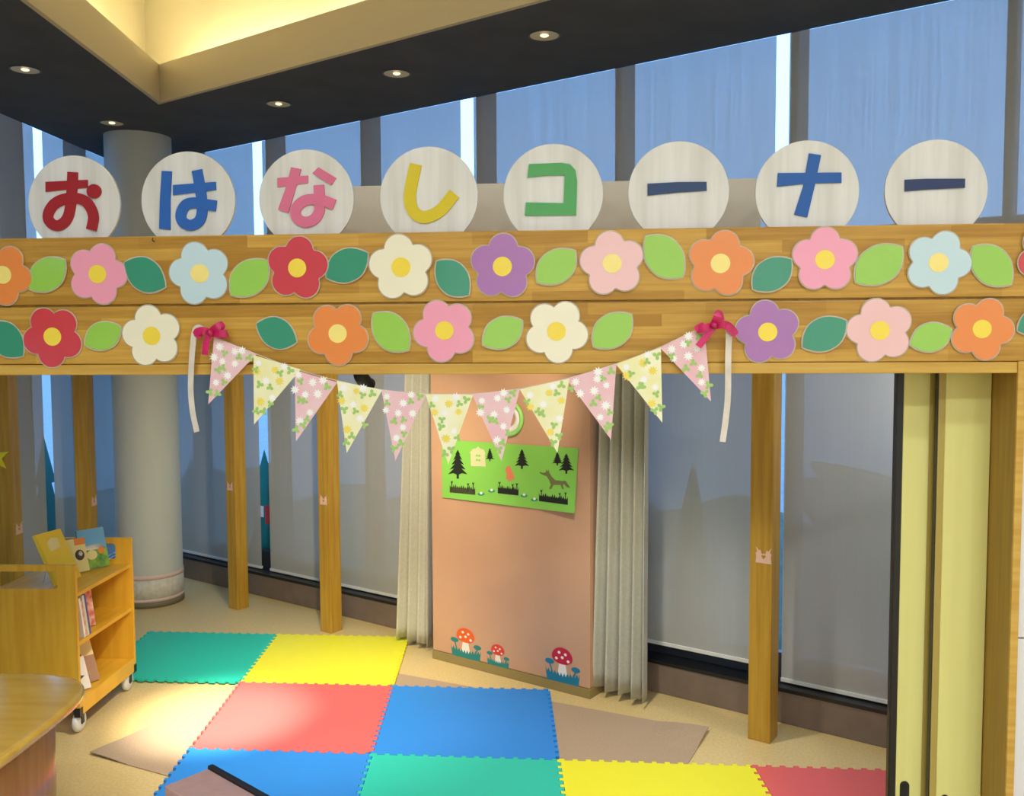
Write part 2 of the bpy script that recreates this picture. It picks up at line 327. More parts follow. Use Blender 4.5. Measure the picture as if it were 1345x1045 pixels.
# --- wooden posts with little pink stickers
mat('sticker_pink', (232, 190, 168), .6)
BEAR = [(-.5, -.5), (.5, -.5), (.46, -.1), (.5, .1), (.40, .2), (.5, .5), (.28, .27), (.2, .34), (.12, .1), (.06, .06), (0, .14), (-.06, .06), (-.12, .1), (-.2, .34), (-.28, .27), (-.5, .5), (-.40, .2), (-.5, .1), (-.46, -.1)]
HEART = [(0, -.24), (.13, -.08), (.12, .0), (.06, .02), (0, -.04), (-.06, .02), (-.12, .0), (-.13, -.08)]
def sticker(p, ex, out, s, label):
    t = empty('post_sticker', p, label, 'sticker', 'pink animal stickers on the posts')
    MB().prism([p+ex*(x*s)+Z*(y*s)+out*.0005 for x, y in BEAR], out*.0015).build('cutout', 'sticker_pink', t)
    MB().prism([p+ex*(x*s)+Z*(y*s)+out*.002 for x, y in HEART], out*.0008).build('heart', 'post_wood', t)
PH = 2.62
def post(name_label, o, ex, ey, w=.115):
    t = MB().box(o, ex*w, ey*w, Z*PH).build('wood_post', 'post_wood'); bevel(t, .004); tag(t, name_label, 'post', 'square wooden posts inside the windows'); return t
pa = onz(311, 801); post('square wooden post nearest the round column on its right', pa-U*.105, U, N, .115)
pb = onz(434, 832); post('square wooden post standing closest behind the yellow mat', pb-U*.108, U, N, .115)
pr = onz(1011, 977); post('square wooden post right of the right-hand curtain', pr-U*.125, U, N, .125)
p1 = onx(14, 600, -3.60); o1 = Vector((-3.6, p1.y, 0)); post('square wooden post at the left edge of the picture', o1-X*.115, X, Y)
p2 = onx(118, 650, -3.60); o2 = Vector((-3.6, p2.y, 0)); post('square wooden post between the bright slit and the round column', o2-X*.115, X, Y)
q = onn(302, 638, pa.dot(N)-.001); sticker(q, U, -N, .072, 'small pink animal sticker on the post right of the round column')
q = onn(425, 656, pb.dot(N)-.001); sticker(q, U, -N, .078, 'small pink animal sticker on the post behind the yellow mat')
q = onn(1003, 729, pr.dot(N)-.001); sticker(q, U, -N, .088, 'small pink animal sticker on the post right of the curtain')
q = onx(25, 693, -3.599); sticker(q, Y, X, .085, 'small pink animal sticker on the leftmost post above the book cart')
q = onx(123.5, 657, -3.599); sticker(q, Y, X, .085, 'small pink animal sticker on the post behind the book cart')
mat('star_yellow', (240, 225, 40), .5)
c = ony(-6, 601, o1.y-.012)
tag(MB().prism([c+X*(math.cos(a*math.pi/5+.42)*r)+Z*(math.sin(a*math.pi/5+.42)*r) for a, r in [(k, .10 if k % 2 == 0 else .04) for k in range(10)]], (0, .011, 0)).build('paper_star', 'star_yellow'), 'yellow paper star stuck on the leftmost post', 'decoration')

# --- pink wall pier with curtains
NP = 4.695; ul = -4.045; ur = -2.785; PZ = 2.7
t = empty('wall_pier', un((ul+ur)/2, NP+.15), 'salmon pink wall panel with an olive skirting strip', 'wall', kind='structure'); t.name = 'wall_rear'
bevel(MB().box(un(ul, NP, .062), U*(ur-ul), N*.30, Z*(PZ-.062)).build('panel', 'pink_wall', t), .004)
MB().box(un(ul, NP-.006, 0), U*(ur-ul+.006), N*.31, Z*.06).build('skirting', 'olive_strip', t)
def curtain(ua0, ua1, ub0, ub1, nc, folds, amp, label, ph):
    t = empty('curtain', un((ub0+ub1)/2, nc, .05), label, 'curtain')
    nu, nz = folds*14, 26; vs = []; fs = []
    for j in range(nz+1):
        f = j/nz; z = .045+f*(2.75-.045); k = 1-f
        for i in range(nu+1):
            s = i/nu; a0 = ua0+(ub0-ua0)*k**1.3; a1 = ua1+(ub1-ua1)*k**1.3
            w = math.sin(2*math.pi*folds*s+ph)+.35*math.sin(2*math.pi*folds*2.0*s+1.7*ph+.5*k)+.25*math.sin(5*s+3*k)
            vs.append(un(a0+(a1-a0)*(s+.012*math.sin(9*s+2*k)), nc-w*amp*(.75+.35*k), z+(.008*math.sin(11*s+ph) if j == 0 else 0)))
    for j in range(nz):
        for i in range(nu): q0 = j*(nu+1)+i; fs.append((q0, q0+1, q0+nu+2, q0+nu+1))
    o = mesh('cloth', vs, fs, 'curtain', t, True); s = o.modifiers.new('solid', 'SOLIDIFY'); s.thickness = .004
    MB().tube([un(ua0-.03, nc, 2.78), un(ua1+.03, nc, 2.78)], .012, 10).build('rod', 'white_plastic', t)
cu = lambda px, py, n: onn(px, py, n).dot(U)
curtain(cu(541, 500, 4.80), cu(564, 500, 4.80), cu(525, 840, 4.80), cu(566, 840, 4.80), 4.80, 3, .044, 'greyish beige gathered curtain on the left of the pink wall', .4)
curtain(cu(797, 500, 4.79), cu(851, 500, 4.79), cu(783, 900, 4.79), cu(852, 900, 4.79), 4.79, 4, .044, 'greyish beige gathered curtain on the right of the pink wall', 1.2)

# ================================================================== header beam, jamb, doors
# The beam runs 3.4 degrees off the X axis, parallel to the foam mats. Everything on it is laid out along X/Y first
# (ony works in that turned frame) and turned into place at the end of this section.
BA = math.radians(3.4); CB, SB_ = math.cos(BA), math.sin(BA); ony_room = ony; BEFORE = set(bpy.data.objects)
def ony(x, y, Yl):
    d = ray(x, y); d = Vector((d.x*CB-d.y*SB_, d.x*SB_+d.y*CB, d.z)); return CAM + d*(Yl/d.y)
def pxm(x, y, Yl): return (ony(x+1, y, Yl).x-ony(x-1, y, Yl).x)/2       # metres per pixel there
XB0, XB1 = -3.95, 4.05; XJ = ony(1336, 489, YB).x
t = empty('header_beam', (0, YB+.1, 2.07), 'long laminated wooden header beam carrying paper flowers and letter discs', 'beam')
bevel(MB().aab(XB0, XB1, YB, YB+.18, 2.337, 2.590).build('upper_board', 'beam_wood', t), .003)
bevel(MB().aab(XB0, XB1, YB, YB+.18, 2.112, 2.329).build('lower_board', 'beam_wood', t), .003)
bevel(MB().aab(XB0, XJ+.004, YB-.004, YB+.175, 2.071, 2.110).build('bottom_rail', 'rail_wood', t), .003)
MB().aab(XB0, XB1, YB+.012, YB+.17, 2.105, 2.345).build('core', 'jamb_wood', t)
q = ony(203, 317, YB); MB().tube([q, q-Y*.012, q-Y*.018+Z*.006, q-Y*.012+Z*.012], .0018, 6).build('hook', 'black', t)
t = empty('door_jamb', (XJ+.02, YB+.1, 0), 'brown wooden door jamb at the right edge of the picture', 'door frame')
bevel(MB().aab(XJ, XJ+.023, YB-.002, YB+.29, 0, 2.112).build('jamb_board', 'jamb_wood', t), .003)
bevel(MB().aab(XJ-.002, XJ+.025, YB-.012, YB+.0, 0, 2.112).build('casing', 'rail_wood', t), .002)
t = empty('wall_front', (3, YB+.05, 0), 'white wall panels right of the door jamb', 'wall', kind='structure')
zj = ony(1340, 838, YB).z
for z0, z1 in ((0, zj-.003), (zj+.003, 2.10)): bevel(MB().aab(XJ+.026, 4.05, YB, YB+.10, z0, z1).build('panel', 'white_wall', t), .002)
mat('door_yellow', (224, 220, 138), .4, .4, noise=.05, nscale=2, stretch=(6, 6, .3)); mat('door_edge', (176, 156, 78), .5)
def leaf(xl, xr, y, px, py, label, dark, bands=()):
    t = empty('sliding_door', ((xl+xr)/2, y, 0), label, 'door', 'yellow sliding door leaves')
    bevel(MB().aab(xl, xr, y, y+.034, .03, 2.16).build('panel', 'door_yellow', t), .003)
    MB().aab(xl-.0275, xl-.0245, y+.004, y+.030, .03, 2.16).build('dark_line', 'black', t)  # thin black strip drawn as a dark line beside the leaf
    MB().aab(xl-.024, xl-.0005, y+.002, y+.032, .03, 2.16).build('edge_strip', dark, t)
    for a, b in bands: MB().aab(a, b, y-.0015, y-.0002, .03, 2.16).build('olive_band', 'door_edge', t)  # darker olive band down the face of the leaf
    c = ony(px, py, y); h = MB(); n = 14; ring = []
    for k in range(n+1): a = math.pi*k/n; ring.append(c+X*(.0175*math.cos(a))+Z*(.0175*math.sin(a)))
    for k in range(n+1): a = math.pi+math.pi*k/n; ring.append(c-Z*.13+X*(.0175*math.cos(a))+Z*(.0175*math.sin(a)))
    h.prism([v-Y*.003 for v in ring], (0, .003, 0)); hd = h.build('pull_plate', 'black', t)
    h = MB(); h.prism([Vector((c.x+(v.x-c.x)*.6, v.y-.004, c.z-.065+(v.z-c.z+.065)*.86)) for v in ring], (0, .002, 0)); h.build('pull_recess', 'dark_glossy', hd)
xd1 = ony(1188, 489, YB+.245).x; xd2 = ony(1243, 489, YB+.19).x
leaf(xd1, xd1+.36, YB+.245, 1188, 1031, 'narrow-showing yellow sliding door leaf with a black edge strip', 'black', ((ony(1222, 489, YB+.245).x, ony(1232, 489, YB+.245).x),))
leaf(xd2, XJ-.002, YB+.19, 1241, 1049, 'yellow sliding door leaf nearest the brown jamb', 'door_edge')
t = MB().aab(.8, XJ-.002, YB+.185, YB+.285, 2.16, 2.2).build('door_track', 'frame_dark'); tag(t, 'dark sliding door track under the beam', 'track')
# cream board behind the discs
pl = ony(425, 243, YB+.42); pr_ = ony(1000, 236, YB+.42)
mat('cream_board', (226, 220, 204), .6)
t = empty('backing_board', (0, YB+.42, 2.3), 'cream backing board standing behind the letter discs', 'board')
bevel(MB().aab(pl.x, pr_.x, YB+.42, YB+.46, 2.30, (pl.z+pr_.z)/2).build('panel', 'cream_board', t), .003)
for x in (pl.x+.1, 0, pr_.x-.14): MB().aab(x, x+.04, YB+.181, YB+.42, 2.32, 2.36).build('bracket', 'cream_board', t)

# ================================================================== letter discs
mat('disc_white', (230, 231, 228), .28, .5, noise=1, nscale=2.2, rgb2=(212, 212, 205), stretch=(9, 9, .6), detail=5, coat=.35)
YD = YB+.045
def gl(name, c): return mat(name, c, .55)
def disc(cx, cy, r, label, colr, strokes):
    c = ony(cx, cy, YD); R = r*pxm(cx, cy, YD); zb = 2.591
    t = empty('letter_disc', (c.x, YD, zb), label, 'letter sign', 'letter discs standing on the beam')
    a0 = math.asin(max(-.98, (zb-c.z)/R)); n = 72
    ring = [Vector((c.x+R*math.cos(a), YD, c.z+R*math.sin(a))) for a in [a0+(math.pi-2*a0)*k/n for k in range(n+1)]]
    bevel(MB().prism(ring, (0, .014, 0)).build('board', 'disc_white', t), .002)
    m = gl('letter_%d_%d_%d' % colr, colr)
    for k, s in enumerate(strokes):
        if s[0] == 'p': MB().prism([ony(x, y, YD)-Y*.0005 for x, y in s[1]], (0, -.006-.0004*k, 0)).build('stroke', m, t)
        elif s[0] == 'l': MB().strip([v-Y*(.00002*i) for i, v in enumerate(crom([ony(x, y, YD)-Y*.0005 for x, y in s[1]]))], s[2]*pxm(cx, cy, YD), Y, (0, -.006-.0004*k, 0)).build('stroke', m, t)
        else:
            cx_, cy_, rr = s[1]; MB().prism([ony(cx_+rr*math.cos(a*.2618), cy_+rr*math.sin(a*.2618), YD)-Y*.0005 for a in range(24)], (0, -.0075, 0)).build('stroke', m, t)
def cr(ox, oy, s, pts): return [(ox+x/s, oy+y/s) for x, y in pts]
A = (0, 120, 5.225); B = (200, 120, 4.804); Cc = (440, 100, 4.977); D2 = (450, 0, 2.989); D3 = (895, 0, 2.989); E3 = (1080, 120, 5.0755)
disc(96.8, 267.8, 60.2, 'round white sign with a dark red character', (160, 22, 30), [
    ('p', cr(*A, [(318, 622), (605, 608), (606, 660), (318, 690)])),
    ('l', cr(*A, [(503, 555), (498, 680), (488, 790), (468, 868), (425, 915), (375, 918), (338, 880), (340, 830), (377, 775), (440, 742), (520, 733), (590, 755), (632, 810), (647, 870), (632, 952)]), 13.4),
    ('c', (A[0]+650/A[2], A[1]+687/A[2], 9.4))])
disc(246.7, 263.3, 61.5, 'round white sign with a blue curved character, second from the left', (32, 98, 184), [
    ('p', cr(*B, [(64, 503), (126, 506), (117, 690), (118, 873), (48, 867), (52, 690)])),
    ('p', cr(*B, [(135, 592), (403, 572), (406, 622), (135, 656)])),
    ('l', cr(*B, [(285, 498), (300, 580), (315, 680), (318, 760), (298, 820), (245, 845), (195, 822), (185, 772), (215, 718), (270, 704), (340, 714), (408, 724)]), 13.6)])
disc(401.9, 260.9, 62.4, 'round white sign with a pink character', (218, 112, 148), [
    ('p', cr(*B, [(792, 548), (985, 532), (985, 578), (793, 605)])),
    ('p', cr(*B, [(880, 480), (943, 492), (905, 620), (860, 768), (797, 746), (850, 600)])),
    ('p', cr(*B, [(1052, 480), (1163, 548), (1132, 592), (1013, 518)])),
    ('l', cr(*B, [(1053, 592), (1058, 680), (1055, 760), (1020, 810), (965, 825), (915, 797), (910, 742), (960, 692), (1030, 682), (1090, 692), (1152, 716)]), 13.6)])
disc(563, 258.3, 64.3, 'round white sign with a yellow hook-shaped character', (216, 196, 24), [
    ('l', cr(*Cc, [(530, 577), (503, 700), (491, 800), (512, 880), (570, 922), (640, 908), (702, 866), (782, 768)]), 15.8)])
disc(726.3, 255.3, 65.6, 'round white sign with a green angular character', (84, 168, 98), [
    ('p', cr(*D2, [(732, 645), (860, 640), (893, 646), (914, 668), (921, 710), (917, 845), (716, 847), (720, 795), (868, 798), (872, 688), (800, 690), (726, 697)]))])
disc(891, 252, 66.5, 'round white sign with a navy dash, third from the right', (40, 68, 112), [
    ('p', [(850.5, 241.5), (890, 239.3), (927.8, 239), (928, 250.5), (890, 253), (850.5, 257)])])
disc(1060, 252, 68.4, 'round white sign with a blue cross-like character', (28, 92, 172), [
    ('p', cr(*D3, [(378, 680), (627, 678), (627, 718), (500, 720), (375, 733)])),
    ('p', cr(*D3, [(500, 603), (547, 610), (522, 730), (493, 853), (442, 842), (478, 730)]))])
disc(1229.5, 249.5, 67.8, 'round white sign with a navy dash at the far right end', (38, 58, 102), [
    ('p', cr(*E3, [(548, 590), (680, 584), (948, 583), (947, 643), (700, 655), (548, 667)]))])

# ================================================================== paper flowers and leaves
PAL = {'orange': (236, 138, 56), 'pink': (244, 160, 186), 'light blue': (196, 224, 232), 'red': (206, 52, 62), 'cream': (244, 240, 212), 'purple': (170, 112, 180), 'pale pink': (242, 196, 196)}
for k, v in PAL.items(): mat('paper_'+k, v, .5, coat=1., bump=.3, bscale=5)
mat('paper_heart', (248, 222, 60), .5, coat=1., bump=.3, bscale=5); mat('paper_heart_pale', (250, 232, 130), .5, coat=1., bump=.3, bscale=5)
mat('leaf_light', (150, 206, 70), .5, coat=1., bump=.3, bscale=5); mat('leaf_dark', (38, 146, 112), .5, coat=1., bump=.3, bscale=5)
def wob(c, n=0):
    tx, tz = random.uniform(-.03, .03), random.uniform(-.03, .03)
    return lambda x, z, d: Vector((c.x+x, c.y-.004-d+tx*x+tz*z, c.z+z))
def flower(px, py, r, ang, colr, label, pale=False):
    c = ony(px, py, YB-.004); R = r*pxm(px, py, YB); t = empty('paper_flower', (c.x, c.y, c.z-R), label, 'paper flower', 'laminated paper flowers on the beam')
    f = wob(c, px); n = 90
    def outl(sc, pad):
        o = []
        for k in range(n):
            a = 2*math.pi*k/n; al = (a-math.radians(ang)+math.pi/5) % (2*math.pi/5)-math.pi/5; d = .56*R; rp = .445*R
            q = d*math.cos(al)+math.sqrt(max(rp*rp-(d*math.sin(al))**2, 0))+pad; o.append((q*math.cos(a), q*math.sin(a)))
        return o
    MB().prism([f(x, z, -.0012) for x, z in outl(1, .0045)], (0, -.0008, 0)).build('laminate_edge', 'film', t)
    MB().prism([f(x, z, 0) for x, z in outl(1, 0)], (0, -.0012, 0)).build('petals', 'paper_'+colr, t)
    MB().prism([f(.30*R*math.cos(k*.2094), .30*R*math.sin(k*.2094), .0016) for k in range(30)], (0, -.0010, 0)).build('flower_center', 'paper_heart_pale' if pale else 'paper_heart', t)
FL = [(5, 361, 37, 60, 'orange', 'orange paper flower cut off at the left end of the upper row', True),
 (129, 360, 38, 71, 'pink', 'pink paper flower in the upper row beneath the dark red character', False),
 (263, 359, 39.5, 105, 'light blue', 'light blue paper flower beneath the blue curved character', True),
 (391, 352, 40, 82, 'red', 'glossy red paper flower beneath the pink character', False),
 (527, 351, 42, 97, 'cream', 'cream paper flower beneath the yellow hook-shaped character', False),
 (660, 350, 42, 87, 'purple', 'purple paper flower in the upper row', False),
 (804, 346, 42, 98, 'pale pink', 'pale pink paper flower in the upper row between two light green leaves', True),
 (946, 346, 43, 78, 'orange', 'orange paper flower in the middle right of the upper row', True),
 (1083, 341, 43, 90, 'pink', 'pink paper flower in the upper row beneath the cross-like character', False),
 (1232, 345, 43, 70, 'light blue', 'light blue paper flower at the right beneath the last navy dash', True),
 (1377, 335, 42, 60, 'red', 'red paper flower just peeking in at the right end of the upper row', False),
 (70, 442, 38, 48, 'red', 'red paper flower at the left end of the lower row', False),
 (200, 441, 38.5, 100, 'cream', 'cream paper flower in the lower row next to the left bow', False),
 (444, 438, 40, 56, 'orange', 'orange paper flower in the lower row above the bunting', True),
 (584, 434, 40.5, 43, 'pink', 'pink paper flower in the lower row above the middle of the bunting', False),
 (731, 435, 41, 60, 'cream', 'cream paper flower in the lower row between two light green leaves', False),
 (1008, 436, 42, 100, 'purple', 'purple paper flower in the lower row right of the bow', False),
 (1155, 434, 43, 103, 'pale pink', 'pale pink paper flower in the lower row', False),
 (1289, 432, 42, 68, 'orange', 'orange paper flower at the right end of the lower row', False)]
for a in FL: flower(*a)
def leafp(x0, y0, x1, y1, dark, label):
    p, q = ony(x0, y0, YB-.004), ony(x1, y1, YB-.004); c = (p+q)/2; ex = (q-p)/2; L_ = ex.length; ez = Vector((-ex.z, 0, ex.x)).normalized()
    t = empty('paper_leaf', (c.x, c.y, c.z-L_*.6), label, 'paper leaf', 'laminated paper leaves on the beam'); f = wob(c, x0); n = 16
    def outl(g, pad):
        o = []
        for s in (1, -1):
            for k in range(n):
                u = -1+2*k/n; u = u*s; w = (1-abs(u)**2.3)*(.66+.05*u*s)
                v = Vector((0, 0, 0))+ex*(u*(1+pad/L_))+ez*(-s*L_*w*1.0-s*pad*(1 if abs(u) < 1 else 0)); o.append((v.x, v.z))
        return o
    MB().prism([f(x, z, -.0012) for x, z in outl(1, .0045)], (0, -.0008, 0)).build('laminate_edge', 'film', t)
    MB().prism([f(x, z, 0) for x, z in outl(1, 0)], (0, -.0012, 0)).build('blade', 'leaf_dark' if dark else 'leaf_light', t)
LV = [(39.5, 379.7, 86, 341.3, 0, 'light green paper leaf at the left end of the upper row'), (164, 345, 218, 376.7, 1, 'dark green paper leaf between the pink and light blue flowers'),
 (304.5, 387.4, 351.3, 342.3, 0, 'light green paper leaf between the light blue and glossy red flowers'), (429, 364.7, 483.5, 332.3, 1, 'dark green paper leaf right of the glossy red flower'),
 (573.8, 343, 615.6, 387.5, 1, 'dark green paper leaf left of the upper purple flower'), (706, 370.7, 755.5, 329.6, 0, 'light green paper leaf right of the upper purple flower'),
 (848, 311, 896.7, 363.4, 0, 'light green paper leaf left of the middle right orange flower'), (988.7, 379.8, 1038.9, 340.6, 1, 'dark green paper leaf left of the pink flower under the cross-like character'),
 (1123.5, 370.7, 1184.4, 324.5, 0, 'light green paper leaf right of the pink flower under the cross-like character'), (1277.4, 323.9, 1326.6, 373.4, 0, 'light green paper leaf at the right end of the upper row'),
 (-12, 424, 30.8, 467, 1, 'dark green paper leaf cut off at the left end of the lower row'), (112.7, 452.7, 159, 429.3, 0, 'light green paper leaf between the lower red and cream flowers'),
 (337.5, 425.3, 390, 449, 1, 'dark green paper leaf in the lower row left of the orange flower'), (490.6, 412, 536.7, 459.5, 0, 'light green paper leaf between the lower orange and pink flowers'),
 (634.7, 452.7, 685.9, 421, 0, 'light green paper leaf between the lower pink and cream flowers'), (779.5, 455, 829, 413, 0, 'light green paper leaf right of the lower middle cream flower'),
 (1054, 456, 1110.8, 421, 1, 'dark green paper leaf right of the lower purple flower'), (1195, 452.7, 1249.6, 432.6, 0, 'light green paper leaf right of the lower pale pink flower'),
 (1336, 434, 1382, 412, 1, 'dark green paper leaf just peeking in at the right end of the lower row')]
for a in LV: leafp(*a)

# ================================================================== bunting
mat('flag_pink', (238, 190, 200), .7, noise=1, nscale=9, rgb2=(236, 204, 206)); mat('flag_yellow', (240, 238, 176), .7, noise=1, nscale=9, rgb2=(246, 246, 214))
mat('print_white', (250, 250, 246), .7); mat('print_yellow', (244, 224, 96), .7); mat('print_green', (166, 206, 116), .7); mat('magenta', (206, 28, 96), .35, noise=.25, nscale=20); mat('satin', (222, 214, 200), .3, noise=.1, nscale=14)
YF = YB-.034
FG = [((281, 443), (337, 465), (273, 531)), ((333, 466), (395, 485), (332.4, 557.6)), ((387, 486), (443, 502), (389.5, 579)), ((442.5, 500), (502, 512), (455, 595)), ((501, 512), (560, 517.5), (519.5, 605)), ((559, 517.5), (621.5, 518), (588.8, 609.7)),
 ((620, 517.5), (683, 510.6), (658.8, 605)), ((682.6, 511), (748, 497), (732, 595)), ((744, 497.5), (809.6, 478), (802.5, 577)), ((809, 478), (868, 456), (870, 555)), ((867, 456.5), (925, 428), (934, 527))]
bt = empty('bunting', ony(600, 518, YF), 'paper bunting of pink and yellow floral flags tied with magenta bows', 'bunting')
sp = [(275, 438), (281, 442), (335, 464), (390, 484.5), (442.5, 499.5), (501, 511.5), (560, 517), (621, 517), (683, 510), (746, 496.5), (809, 477.5), (867, 455.5), (925, 427.5), (936, 424)]
MB().tube(crom([ony(x, y, YF+.002) for x, y in sp], 3), .0014, 5).build('string', 'satin', bt)
def daisy(mb, c, r, ex, ez, d, petals=9):
    pts = []
    for k in range(petals*2):
        rr = r if k % 2 == 0 else r*.52; a = math.pi*k/petals; pts.append(c+ex*(rr*math.cos(a))+ez*(rr*math.sin(a)))
    mb.prism(pts, d)
def clover(mb, c, r, ang, d):
    pts = []
    for k in range(30):
        a = 2*math.pi*k/30; rr = r*(.32+1.0*max(0, math.cos(1.5*((a-ang+math.pi/3) % (2*math.pi/3)-math.pi/3)))**.6*(.35+.65*abs(math.cos(1.5*((a-ang+math.pi/3) % (2*math.pi/3)-math.pi/3))))); pts.append(c+X*(rr*math.cos(a))+Z*(rr*math.sin(a)))
    mb.prism(pts, d)
for i, (a, b, c) in enumerate(FG):
    pa_, pb_, pc_ = [ony(x, y, YF-.0012*(i % 2)) for x, y in (a, b, c)]; tilt = random.uniform(-.012, .012); pc_ = pc_+Y*(.006+tilt)
    yl = i % 2; fo = MB().prism([pa_, pb_, pc_], (0, -.0008, 0)).build('flag', 'flag_yellow' if yl else 'flag_pink', bt)
    rg = random.Random(i*13+5)
    def pt(u, v): q = pa_*(1-u-v)+pb_*u+pc_*v; return q-Y*.0012
    spots = [(.14, .08), (.46, .12), (.80, .08), (.28, .30), (.58, .28), (.12, .42), (.36, .50), (.10, .66), (.20, .76), (.62, .02), (.02, .25), (.04, .82)]
    for k, (u, v) in enumerate(spots):
        u += rg.uniform(-.05, .05); v += rg.uniform(-.04, .04); u = max(u, 0); v = min(max(v, .03), .93)
        if u+v > .98: u = .98-v
        q = pt(u, v); kind = k % 3; mb = MB()
        if kind == 2: clover(mb, q, .0125, rg.uniform(0, 6), (0, -.0004, 0)); mb.build('leaf_print', 'print_green', fo)
        else:
            ye = yl and kind == 1
            daisy(mb, q, rg.uniform(.015, .020), X, Z, (0, -.0003, 0)); mb.build('blossom_print' if ye else 'daisy_print', 'print_yellow' if ye else 'print_white', fo)
        if kind == 0: mb = MB(); clover(mb, q+X*rg.uniform(-.02, .02)-Z*.024 if v < .8 else q, .011, rg.uniform(0, 6), (0, -.0005, 0)); mb.build('leaf_print', 'print_green', fo)
def bow(cx, cy, loops, tails, rib):
    b = empty('bow', ony(cx, cy, YF-.01), parent=bt); pw = lambda x, y, d=0: ony(x, y, YF-.012-d)
    for lp in loops:
        MB().strip(crom([pw(*lp[0]), pw(*lp[1], .014), pw(*lp[2], .004), pw(*lp[3], .002)], 6), [.010]+[.028]*17+[.012], Y, (0, -.001, 0)).build('loop', 'magenta', b)
    for tl in tails: MB().strip(crom([pw(x, y, .006+.004*k) for k, (x, y) in enumerate(tl)], 5), .024, Y, (0, -.001, 0)).build('tail', 'magenta', b)
    k = MB(); k.lathe(pw(cx, cy, .012), [(.001, -.012), (.011, -.008), (.013, 0), (.011, .008), (.001, .012)], 12); k.build('knot', 'magenta', b, True)
    MB().strip(crom([ony(x, y, YF+.004-.012*math.sin(i_*.9)) for i_, (x, y) in enumerate(rib)], 6), .0215, Y, (0, -.0006, 0)).build('ribbon', 'satin', bt)
bow(276, 437, [((276, 437), (266, 434), (258, 437), (266, 441)), ((276, 437), (284, 430), (291, 427), (287, 438)), ((276, 437), (288, 438), (298, 438), (288, 440))], [[(276, 438), (271, 450), (269, 466)]], [(270, 436), (262, 430), (255.5, 436), (252, 470), (250.5, 510), (253, 540), (258.5, 567)])
bow(938, 427, [((938, 427), (942, 416), (944, 412), (947, 422)), ((938, 427), (926, 431), (916, 432), (926, 427)), ((938, 427), (950, 426), (958, 429), (966, 439))], [[(938, 428), (929, 440), (917, 455)], [(946, 424), (956, 430), (967, 440)]], [(940, 424), (950, 426), (957, 432), (956.5, 470), (956, 520), (953, 552), (949, 580)])

for o in [o for o in bpy.data.objects if o not in BEFORE and o.parent is None]:
    l = o.location.copy(); o.location = (l.x*CB+l.y*SB_, -l.x*SB_+l.y*CB, l.z); o.rotation_euler = (0, 0, -BA)
ony = ony_room
# ================================================================== on the pink wall
def onpk(x, y, d=.0): return onn(x, y, NP-.001-d)
mat('poster_green', (136, 206, 84), .6, bump=.25, bscale=14); mat('sil_black', (22, 28, 18), .7); mat('sil_grass', (62, 66, 40), .7); mat('sil_house', (212, 214, 164), .7); mat('sil_red', (222, 128, 92), .7); mat('sil_wolf', (112, 118, 70), .7); mat('lily_teal', (40, 150, 120), .6); mat('lily_white', (240, 240, 220), .6)
TLp, TRp, BRp, BLp = (580, 577), (759.5, 588.6), (754.6, 674), (581, 653)
t = empty('forest_poster', onpk(668, 664), 'bright green paper poster of a forest scene with fir trees and a wolf', 'poster')
def pcurl(s, v): return .004+.004*math.sin(6*s)*v+.055*max(0, s-.72)*max(0, v-.45)*4+.006*v
def bil(s, v):
    x = (TLp[0]*(1-s)+TRp[0]*s)*(1-v)+(BLp[0]*(1-s)+BRp[0]*s)*v; y = (TLp[1]*(1-s)+TRp[1]*s)*(1-v)+(BLp[1]*(1-s)+BRp[1]*s)*v
    return x, y
nu, nv = 28, 12; vs = []; fs = []
for j in range(nv+1):
    for i in range(nu+1):
        s, v = i/nu, j/nv; x, y = bil(s, v); vs.append(onpk(x, y, pcurl(s, v)))
for j in range(nv):
    for i in range(nu): q0 = j*(nu+1)+i; fs.append((q0, q0+1, q0+nu+2, q0+nu+1))
o = mesh('paper', vs, fs, 'poster_green', t, True)
def PQ(cx, cy): return (560+cx/6.114, 560+cy/6.114)
def sv(x, y):            # approximate inverse of bil
    s = (x-580)/177.; v = (y-(577+11.6*s))/(76+9*s); return s, v
def cut(name, pts, m, parent, lift=.0006):
    vv = []
    for (cx, cy) in pts:
        x, y = PQ(cx, cy); s, v = sv(x, y); vv.append(onpk(x, y, pcurl(s, v)+lift+.001))
    return MB().prism(vv, -N*.0004).build(name, m, parent)
def firp(cx, top, bot, hw):
    h = bot-top; R_ = [(0, 0)]
    for k in range(5): 
        w = hw*(.28+.18*k); y = h*(.16+.165*k); R_ += [(w, y+h*.03), (w*.45, y-h*.01)]
    R_ += [(hw*.12, h*.86), (hw*.12, h)]
    return [(cx+x, top+y) for x, y in R_]+[(cx-x, top+y) for x, y in reversed(R_[1:])]
for a in ((252, 185, 418, 78), (510, 172, 278, 35), (767, 180, 340, 60), (1052, 205, 312, 44), (1124, 215, 378, 64)): cut('fir_tree', firp(*a), 'sil_black', t)
def gras(x0, y0, x1, y1, h):
    up = [(x0, y0), (x1, y1)]; n = 26; top = []
    for k in range(n+1):
        f = k/n; x = x1+(x0-x1)*f; y = y1+(y0-y1)*f; top.append((x, y-h*(.62 if k % 2 else .95+.15*math.sin(k*2.3))))
    return up+top
for a in ((188, 528, 392, 548, 66), (574, 535, 740, 553, 66), (905, 598, 1136, 628, 66)):
    cut('grass', gras(*a), 'sil_grass' if a[0] < 300 else 'sil_black', t)
    for fx, hh in ((.08, 95), (.72, 90), (.92, 100)):
        x = a[0]+(a[2]-a[0])*fx; y = a[1]+(a[3]-a[1])*fx
        cut('flower_stem', [(x-3, y-20), (x+3, y-20), (x+3, y-hh+22), (x+10, y-hh), (x, y-hh+8), (x-10, y-hh), (x-3, y-hh+22)], 'sil_black', t, .0009)
